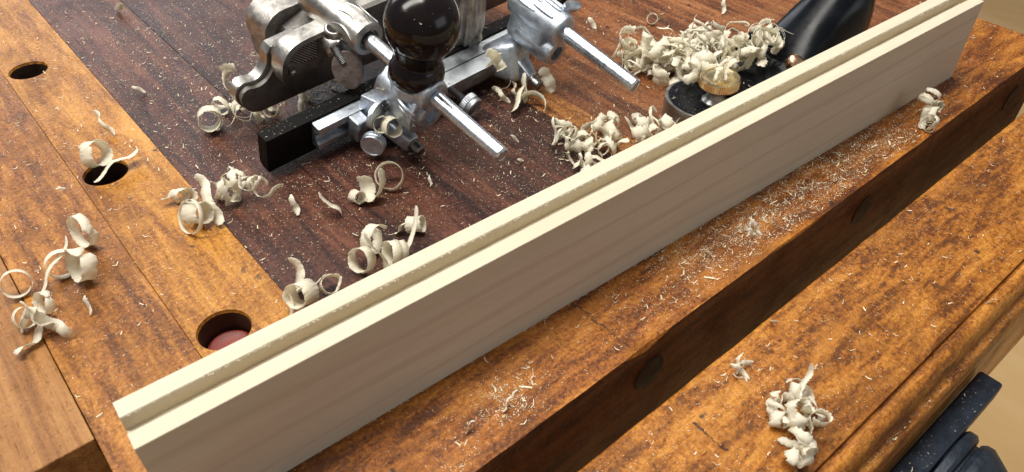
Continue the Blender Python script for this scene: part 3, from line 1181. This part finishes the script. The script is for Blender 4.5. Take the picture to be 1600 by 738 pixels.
# curl standing in the middle dog hole
roll('broad shell-shaped shaving curl standing beside the middle dog hole', C(49.3, 411), 5.4, 1.3, 7.5, VIEW + .75, .3, 1, drift=.10, crump=.3, spin=200)
shaving('narrow shaving tail drooping into the middle dog hole', (54, 391), [(7, 9, 9), (9, -7, -9), (6, 5, 5)], 5.2, VIEW + 1.2, .3, .1, z0=.0004, seed=2, crump=.4)
shaving('small brownish flat shaving beyond the middle dog hole', C(63.8, 442.7), [(6, 3, 4), (6, -4, -3), (5, 3, 3)], 3, .4, 1.2, seed=3, crump=.3)
# chain of open rings at the left edge
roll('tall open ring shaving at the top of the chain on the left', C(23, 352, .97), 6.3, 1.05, 3.6, VIEW - .1, .15, 4, spin=100, drift=.05)
roll('wide ring shaving below the tallest ring of the left chain', C(8, 336, .97), 5.2, 1.15, 3.2, VIEW + .2, .1, 5, spin=60, drift=.06)
roll('broad looped shaving at the right side of the left chain', C(14.5, 328, .97), 6.0, 1.2, 5.2, VIEW - .35, .25, 6, spin=150, drift=.08)
roll('ring shaving nearest the left edge of the photo', C(-12, 337, .97), 4.7, 1.1, 3.4, VIEW + .1, .35, 7, spin=40)
roll('small ring shaving just under the left chain of rings', C(-6, 317, .97), 4.0, 1.1, 3.0, VIEW - .15, .4, 8, spin=140)
roll('small slanted ring shaving beside the vise jaw joint', C(-15, 314, .97), 3.6, 1.1, 2.8, VIEW + .6, .5, 9, spin=20)
for k, (x, y) in enumerate(((-14, 305), (-10, 300), (-16, 299), (-8, 297))):
    shaving('short crumpled shaving in the bunch at the foot of the left chain', C(x, y), [(6, 3.2, 4), (6, -4, -3), (5, 3, 4)], 5, VIEW + k * .8, .3 * (k - 1), .1, seed=10 + k, crump=.6, spin=60 * k, z0=.0003 + .001 * (k % 2), group='shavings at the foot of the left chain')
shaving('thin shaving strip joining the rings of the left chain', C(3, 329), [(9, 12, 6), (8, -7, -12), (8, 8, 6)], 2.6, VIEW + .4, .2, .15, seed=15, z0=.002)
# cluster over the plank joint
roll('thin wide open ring shaving at the joint of orange and maroon planks', C(67.5, 327, .975), 6.6, 1.05, 1.8, VIEW - .2, .55, 16, spin=30)
roll('fat rolled shaving inside the thin ring at the plank joint', C(72, 328), 4.4, 1.6, 8, VIEW + .7, .2, 17, crump=.3)
roll('puffed shaving curl behind the thin ring at the plank joint', C(71.5, 350), 3.5, 1.7, 7, VIEW + 1.1, .3, 18, crump=.5)
shaving('twisted shaving between the plank joint ring and the frilly bunch', C(80, 332), [(9, 6, 8), (8, -9, -6), (7, 5, 5)], 6.5, VIEW + 1.4, .3, .3, seed=19, crump=.5, z0=.0005)
for k, (x, y) in enumerate(((97, 338), (101, 330), (92, 333), (96, 344), (90, 338), (103, 324))):
    roll('frilly shaving in the bunch on the maroon plank left of the fence', C(x, y), 3.0 + .5 * (k % 3), 1.5, 4.5, VIEW + k * 1.1, .3 * ((k % 3) - 1), 20 + k, crump=.7, fray=.2, drift=.2, spin=50 * k, z0=.0003 + .0025 * (k % 2), group='frilly bunch left of the fence')
# heap by the nose of the combination plane
roll('big rolled shaving lying left of the plane nose', C(113, 404), 5.0, 1.5, 9, VIEW + .9, .15, 30, crump=.35)
roll('upright frayed shaving behind the plane nose', C(139, 432), 4.4, 1.3, 6, VIEW - .5, .5, 31, crump=.6, fray=.2, drift=.35)
for k, (x, y, z) in enumerate(((126, 418, 0), (134, 410, 2), (136, 396, 0), (142, 390, 1), (150, 390, 0), (160, 394, 0), (170, 396, 0), (180, 398, 0), (130, 400, 1), (145, 400, 0), (192, 398, 0))):
    roll('frayed shaving lying under the plane skate', C(x, y), 3.4 + .7 * (k % 3), 1.2, 5, VIEW + k * .9, .3 * ((k % 3) - 1), 32 + k, crump=.6, fray=.18, drift=.2 * (k % 2), spin=70 * k, z0=.0003 + .001 * z, group='shavings under the plane skate')
# curl in front of the fence
roll('flat open loop shaving in front of the plane fence', C(162, 291), 5.6, 1.0, 3.6, VIEW + .4, 1.05, 44, spin=0)
roll('arched shaving curl in the middle of the row before the fence', C(147, 291), 5.2, .9, 6.5, VIEW + .9, .1, 45, spin=-60, drift=.1)
shaving('wide drooping shaving strip beside the open loop', C(151, 284), [(8, 10, 9), (8, 7, 14)], 5.8, VIEW + .2, .2, .05, seed=46, spin=20, crump=.2)
roll('tight coiled shaving under the arched curl', C(141, 290), 2.6, 2.2, 5, VIEW + .3, .2, 47)
shaving('small curled shaving end at the left of the row before the fence', C(126, 291), [(5, 4, 3), (8, -6, -9)], 4.6, VIEW + .7, .3, .1, seed=48, crump=.3, spin=80)
shaving('small stray shaving flake on maroon planks left of the row', C(113, 305), [(5, 4, 3), (4, -3, -4)], 2.8, .3, .5, seed=49, crump=.4)
# rings half behind the board
roll('thick ring shaving against the board with its open end toward us', C(116, 245), 4.6, 1.15, 4.6, VIEW - .1, .45, 50, spin=20)
roll('tall looped shaving standing behind the thick ring', C(129, 256, .97), 5.4, 1.1, 4.4, VIEW + .7, .1, 51, spin=90, drift=.12, crump=.2)
roll('coiled shaving at the right of the tall loop by the board', C(131.5, 240, .975), 4.6, 1.8, 4.2, VIEW - .4, .3, 52, spin=60, drift=.1)
shaving('long thin shaving tail reaching to the board edge', C(142, 243, .97), [(10, 14, 25), (12, 30, 20)], 2.6, VIEW + .3, .3, .05, seed=53, spin=10, z0=.003)
shaving('vertical shaving strip between the rings by the board', C(122, 240), [(10, 9, 9), (8, -12, -9)], 4.2, VIEW + 1.2, .2, 0, seed=54, spin=60, crump=.2)
roll('small square roll of shaving alone on the maroon plank', C(151.5, 252), 3.2, 1.8, 6.2, VIEW + .9, .1, 55)
shaving('tiny shaving wedge beside the lone small roll', C(145, 255), [(4, 3, 3), (4, -3, -4)], 4, VIEW + .2, .4, seed=56, crump=.4)
# rolls near the red hole
shaving('flat folded shaving at the corner of the maroon planks', C(88, 256), [(8, 14, 10), (6, 5, 6)], 7, VIEW + .4, .7, .1, seed=57, crump=.3, spin=20)
roll('fat cylinder shaving pressed to the board by the red hole', C(84, 243, .975), 4.4, 1.7, 8, VIEW + .1, .5, 58)
roll('crumpled shaving roll right of the fat cylinder', C(97.5, 243), 3.2, 1.8, 6, VIEW + .8, .2, 59, crump=.5)
shaving('thin shaving sliver at the left foot of the fat cylinder', C(77.5, 243), [(8, 9, 8)], 2.6, VIEW + 1.3, .4, seed=60, spin=40)
# shaving tangle on the post of the fence
roll('curled shaving caught on the fence post, nearer one', (172, 299), 4.0, 1.4, 4.8, VIEW + .2, .1, 61, z0=.019, spin=60)
roll('curled shaving caught on the fence post behind the first', (168, 303), 3.2, 1.2, 4.6, VIEW + .6, .3, 62, z0=.021, spin=140, crump=.2)
roll('thin hoop shaving standing over the wing screw', (174, 309), 3.4, .6, 1.2, VIEW + .4, .2, 63, z0=.034, spin=-20)
# bow on the fence plate
for k, (dx, dy) in enumerate(((0, 0), (3, 3), (4.5, -1))):
    shaving('fan-folded shaving lying on the metal fence plate', (256 + dx, 318 + dy), [(6, 4, 5), (5, -4, -6)], 5, VIEW + k * 1.2, .3, .1, seed=64 + k, z0=.0205 - .0006 * k, crump=.3, spin=60 * k, group='fan-folded shavings on the fence plate')
shaving('frilled shaving on the top of the black fence board', (265, 343), [(5, 3, 4), (5, -3, -4)], 4, .4, .5, seed=68, z0=.0265, crump=.6, fray=.2)
# loop beneath the far post
roll('wide flat loop shaving lying under the far post', C(273, 299), 6.2, .95, 5.2, VIEW + .5, 1.25, 70, spin=60)
shaving('broad bent shaving strip beside the flat loop under the far post', C(265, 306), [(9, 8, 10), (8, -7, -9)], 6, VIEW + .2, .9, .1, seed=71, crump=.3)
shaving('upright shaving flap behind the flat loop under the far post', C(273, 309), [(8, 12, 9), (6, -7, -7)], 5.5, VIEW + .9, .2, 0, seed=72, spin=60, crump=.3)
for k, (x, y) in enumerate(((266, 320), (271, 316), (262, 318))):
    shaving('frilly zigzag shaving behind the flat loop', C(x, y), [(4, 2, 2.4), (4, -2, -2.4), (4, 2, 2.4)], 3, VIEW + k, .5, .1, seed=73 + k, crump=.6, fray=.2, group='zigzag shavings behind the flat loop')
shaving('pleated shaving right of the far post pin', C(293, 310), [(3.5, 2, 2), (3.5, -2, -2), (3.5, 2, 2), (3.5, -2, -2)], 5, VIEW + 1.3, .3, .0, seed=77, crump=.3)
# accordion heap before the block plane
A15 = [(263, 265, 0), (258, 258, 0), (257, 248, 0), (262, 244, 1), (254, 240, 0), (270, 243, 0), (283, 256, 0), (288, 249, 0), (279, 252, 2), (276, 236, 0), (268, 238, 1), (251, 234, 0), (260, 232, 0), (281, 243, 0), (256, 252, 2), (266, 250, 0), (247, 228, 0), (262, 262, 0)]
for k, (x, y, z) in enumerate(A15):
    roll('crumpled shaving in the ' + ('left' if x < 259 else 'middle' if x < 273 else 'right') + ' part of the heap between rod end and block plane', C(x, y), 2.6 + .8 * ((k * 7) % 4) / 2, 1.4, 5.5, VIEW + k * 1.3, .35 * ((k % 3) - 1), 80 + k, crump=.75, fray=.14, drift=.15 * (k % 2), spin=47 * k, z0=.0003 + .002 * z, group='heap between rod end and block plane')
roll('smooth broad loop shaving on top of the heap by the rod end', C(287, 248, .965), 5.4, .9, 6, VIEW + .8, .9, 99, spin=100, z0=.004)
# tuft at the toe
for k, (x, y, z) in enumerate(((313, 247, 0), (309, 240, 0), (303, 236, 0), (312, 236, 3), (306, 231, 0), (316, 228, 0), (300, 230, 1), (322, 232, 0))):
    roll('crumpled shaving against the toe of the block plane', C(x - 6, y - 2), 2.8 + .7 * (k % 3), 1.4, 6, VIEW + k * 1.7, .3 * ((k % 3) - 1), 100 + k, crump=.7, fray=.14, spin=61 * k, z0=.0003 + .001 * z, group='shavings at the block plane toe')
# large fluffy pile behind the block plane
rd = random.Random(77)
for k in range(64):
    t = rd.random()
    x = 352 + 62 * t + rd.gauss(0, 5)
    y = 291 - 24 * t + rd.gauss(0, 7)
    if k < 13:
        x, y = 352 + rd.uniform(-6, 30), 262 + rd.uniform(-8, 22)
    part = 'at the left end of' if x < 366 else ('in the middle of' if x < 388 else 'at the right end of')
    if k < 13:
        part = 'beside the block plane toe in'
    roll('wispy shaving ' + part + ' the pile behind the block plane', C(x, y), rd.uniform(2.6, 5.2), rd.uniform(1, 1.7), rd.uniform(5, 9), rd.uniform(0, 6.28), rd.uniform(-.6, .9), 120 + k, crump=.85, fray=.2, drift=rd.uniform(0, .3), spin=rd.uniform(0, 360), z0=.0003 + (.004 if k % 3 == 0 else 0), group='pile behind the block plane')
shaving('yellowish shaving curl between the casting and the black knob', (216, 379), [(9, 8, 9), (8, -9, -7)], 8, VIEW + .8, .5, .1, seed=300, z0=.044, crump=.4, fray=.15)
roll('tall ragged ring shaving at the back of the large pile', C(375, 308), 6.2, 1.1, 5, VIEW, .3, 170, crump=.5, fray=.25, spin=90)
# shavings on the block plane
for k in range(34):
    t = k / 33
    x = 344 + 48 * t + rd.gauss(0, 2.5)
    y = 230 - 14 * t + rd.gauss(0, 5) + (5 if k % 2 else 0)
    roll('wispy shaving heaped on the block plane ' + ('just behind its brass knob' if t < .5 else 'against its black cap'), (x, y), rd.uniform(2.6, 4.6), rd.uniform(1, 1.5), rd.uniform(5, 8), rd.uniform(0, 6.28), rd.uniform(-.5, .9), 180 + k, crump=.8, fray=.2, drift=.15, spin=rd.uniform(0, 360), z0=.0160 + .013 * t, group='shavings on the block plane')
for k in range(4):
    roll('fine shaving crumb heaped on the brass knob top', (332 + 2.2 * k, 212 + 2.5 * (k % 2)), 1.8, 1.3, 3.4, k * 1.7, .4, 200 + k, crump=.6, fray=.2, z0=.0290, group='crumbs on the brass knob')
# loners on the front strip and vise jaw
for k, (x, y, z) in enumerate(((443, 136, 0), (436, 134, 0), (440, 139, 2), (447, 135, 1), (432, 131, 0))):
    roll('tangled shaving in the knot at the front edge beyond the second plug', C(x, y, .985), 3.0 + .5 * (k % 3), 1.5, 4.5, VIEW + k * 1.2, .3 * (k % 3 - 1), 210 + k, crump=.6, fray=.15, spin=60 * k, z0=.0003 + .002 * z, group='knot at the front edge')
roll('tiny ring shaving hanging at the front arris under the knot', C(427.5, 128.5, .99), 2.2, 1.1, 1.8, VIEW, .5, 216)
J20 = [(197, 71, 0), (193, 68, 0), (204, 69, 0), (209, 68, 1), (203, 58, 0), (199, 55, 1), (194, 61, 0), (190, 57, 0), (186, 53, 0), (183, 51, 0), (189, 52, 0), (200, 63, 1), (206, 62, 0)]
for k, (x, y, z) in enumerate(J20):
    roll('crumpled shaving in the ' + ('far' if y > 64 else 'middle' if y > 56 else 'near') + ' third of the clump on the vise jaw', C(x, y), 2.0 + .45 * ((k * 5) % 4), 1.4, 5.2, VIEW + k * 1.25, .5 * ((k % 3) - 1), 220 + k, crump=.7, fray=.16, drift=.1, spin=53 * k, z0=.0003 + .0015 * z, group='clump on the vise jaw')
for k, (x, y) in enumerate(((202, 93), (199, 90), (205, 91), (196, 87))):
    shaving('feathery shaving scrap at the back edge of the vise jaw', C(x, y, .99), [(4, 3, 4), (4, -3, -5)], 2.2, k * 1.3, .6, seed=240 + k, crump=.7, fray=.3, group='scraps at the vise jaw back edge')
for k, (x, y) in enumerate(((276, 143), (279, 141), (274, 140))):
    shaving('feathery shaving scrap standing among dust in front of the board', C(x, y, .985), [(4, 3, 4), (5, -3, -5)], 1.6, k * 1.3, .3, seed=245 + k, crump=.7, fray=.3, group='scraps among dust before the board')
roll('tiny ring shaving alone on red-brown planks at the top', C(412, 327), 3.0, 1.6, 2.4, VIEW, .8, 250)
chips = [('pale crumpled chip on red-brown planks near the top edge', 458, 302, 4.2), ('pale chip right of the far wing screw', 368.6, 346, 3.5), ('square pale flake on the maroon plank far left', 92.8, 464.8, 3.0),
         ('stubby pale chip left of the plank joint cluster', 25.7, 393.6, 2.4), ('pale puff chip at the top left of the maroon planks', 124.7, 585.5, 4.4), ('white flake cluster before the board near the front edge', 98, 139.8, 2.4),
         ('small chip right of the open loop before the fence', 176, 274, 2.4), ('round crumb chip right of the nearer rod end', 236, 274.6, 2.2), ('curled chip below the nearer rod end', 225.6, 257, 2.4),
         ('white chip by the vise jaw back edge right of the first plug', 232, 97, 2), ('white hook-shaped chip on the outer bead of the vise jaw', 317.2, 41.5, 2.0), ('pale crumb heap on the front strip left of the first plug', 115, 139, 2.8),
         ('frayed tan chip below the left chain of shavings', 8.3, 298, 3.2)]
for k, (lb, x, y, s) in enumerate(chips):
    shaving(lb, C(x, y, .995), [(s * 1.2, s * .7, s), (s, -s, -s * .6)], s, k * 1.1, .5, seed=260 + k, crump=.5, fray=.2, z0=.0003 if k != 10 else -.001, name='wood_chip')

# ------------------------------------------------------------------ sawdust
rd = random.Random(11)


def dust_object(name, label, placer, count, mat='dust'):
    V, Fc = [], []
    for i in range(count):
        r = placer(rd)
        if r is None:
            continue
        p, nrm, big = r
        a = rd.uniform(0, 2 * pi)
        nrm = Vector(nrm).normalized()
        _, e1, e2 = frame(nrm)
        d = e1 * cos(a) + e2 * sin(a)
        k = rd.random()
        if k < .86:
            L, wd, cu = rd.uniform(.00012, .00042), rd.uniform(.00012, .00032), rd.uniform(0, .2)
        elif k < .975:
            L, wd, cu = rd.uniform(.0005, .0014), rd.uniform(.00014, .0003), rd.uniform(0, .35)
        else:
            L, wd, cu = rd.uniform(.0018, .0034), rd.uniform(.0002, .0006), rd.uniform(.05, .35)
        sliver(V, Fc, p, d, nrm, L * big, wd * big, .00012, cu)
    me = bpy.data.meshes.new(name)
    me.from_pydata([tuple(x) for x in V], [], Fc)
    o = link(name, me, mat)
    tag(o, label, 'sawdust', kind='stuff')
    return o


BLOBS = [((.355, .145), .045, 4.2), ((.40, .140), .04, 3.0), ((.30, .138), .035, 3.6), ((.245, .142), .03, 2.6), ((.115, .140), .006, 9.), ((.112, .145), .004, 7.), ((.087, .131), .005, 9.), ((.276, .142), .006, 6.), ((.322, .136), .008, 5.), ((.375, .143), .010, 4.), ((.232, .150), .006, 5.), ((.20, .135), .006, 3.), ((.12, .50), .10, 1.0), ((.18, .43), .10, .6), ((.14, .31), .05, .5), ((.23, .27), .05, .8), ((.27, .25), .035, .8), ((.50, .15), .05, .5), ((.38, .28), .06, .8), ((.01, .31), .03, .4)]


def bench_place(r):
    for _ in range(30):
        x, y = r.uniform(-.0115, .587), r.uniform(.1275, .70)
        # further off only what the eye can still tell
        dens = .16 + .28 * nz(x * 30, y * 30, 5) + .55 * nz(x * 110, y * 110, 9)
        for (bx, by), s, k in BLOBS:
            dens += k * math.exp(-((x - bx) ** 2 + (y - by) ** 2) / (2 * s * s)) * (.55 + .9 * nz(x * 120, y * 120, 3))
        if r.random() * 3.2 > dens:
            continue
        if any((x - hx) ** 2 + (y - hy) ** 2 < .0122 ** 2 for hx, hy in HOLES):
            continue
        return Vector((x, y, .0001)), (r.uniform(-.2, .2), r.uniform(-.2, .2), 1), 1.0
    return None


dust_object('sawdust', 'pale sawdust specks scattered over the bench planks', bench_place, 44000)


def jaw_place(r):
    for _ in range(30):
        x, y = r.uniform(.06, .5), r.uniform(.046, .0975)
        dens = .55 + .5 * nz(x * 60, y * 60, 15) + .5 * nz(x * 160, y * 160, 19) + 1.2 * math.exp(-((x - .20) ** 2 + (y - .085) ** 2) / (2 * .012 ** 2))
        if r.random() * 1.8 < dens:
            return Vector((x, y, .0001)), (r.uniform(-.2, .2), r.uniform(-.2, .2), 1), .9
    return None


def ledge_place(r):
    return Vector((r.uniform(.12, .5), r.gauss(.0342, .0007), -.0112)), (0, -.1, 1), .6


def iron_place(r):
    return Vector((r.uniform(.18, .31), r.uniform(.0205, .0295), -.0338)), (r.uniform(-.2, .2), 0, 1), .8


dust_object('sawdust', 'pale sawdust specks on the flat top of the vise jaw', jaw_place, 3000)
dust_object('sawdust', 'line of white dust caught on the ledge of the vise jaw moulding', ledge_place, 900)
dust_object('sawdust', 'sparse dust specks on the black iron vise plate', iron_place, 130)
CPM = Matrix.Translation((.1144, .3352, .002)) @ Matrix.Rotation(.1006, 4, 'Z') @ Matrix.Rotation(.26, 4, 'X')
upn = CPM.to_3x3() @ Vector((0, 0, 1))


def fence_place(r):
    k = r.random()
    if k < .55:
        p = q(r.uniform(1, 235), r.uniform(-7.8, -.3), 23.5)
    else:
        p = q(r.uniform(80, 176), r.uniform(.6, 19), 22.1)
    return CPM @ p, upn, .75


dust_object('sawdust', 'fine dust specks on the black fence board and its metal plate', fence_place, 520)


def toe_place(r):
    x, y = r.uniform(.003, .06), r.uniform(-.019, .019)
    p = Matrix.Translation((.3150, .2255, 0)) @ Matrix.Rotation(-.13, 4, 'Z') @ Vector((x, y * min(1, plan(x) / HWp), .0132 if x < .03 else .0161))
    return p, (0, 0, 1), .7


dust_object('sawdust', 'fine dust specks on the black toe of the block plane', toe_place, 260)


KC = CPM @ q(PU1, 32, 91.1)


def knob_place(r):
    a, z = r.uniform(0, 2 * pi), r.uniform(-.3, .98)
    n_ = Vector((cos(a) * math.sqrt(1 - z * z), sin(a) * math.sqrt(1 - z * z), z))
    return KC + (CPM.to_3x3() @ n_) * .0187, CPM.to_3x3() @ n_, .6


dust_object('sawdust', 'few dust specks clinging to the black round knob', knob_place, 70)


def strip_place(r):
    for _ in range(40):
        cx_, cy_, sx, sy = r.choice(((.355, .143, .035, .008), (.315, .138, .022, .006), (.395, .141, .025, .007), (.276, .141, .010, .005), (.242, .146, .014, .007), (.335, .145, .05, .01), (.30, .14, .06, .01), (.37, .142, .05, .01), (.26, .146, .05, .01), (.12, .140, .012, .006)))
        x, y = r.gauss(cx_, sx), r.gauss(cy_, sy)
        if .1262 < y < .166 and nz(x * 150, y * 150, 31) > -.15:
            return Vector((x, y, .0003)), (r.uniform(-.5, .5), r.uniform(-.5, .5), 1), r.choice((.8, 1.1, 1.1, 1.6))
    return None


dust_object('sawdust', 'dense drift of pale sawdust and flakes on the strip before the board', strip_place, 4200)
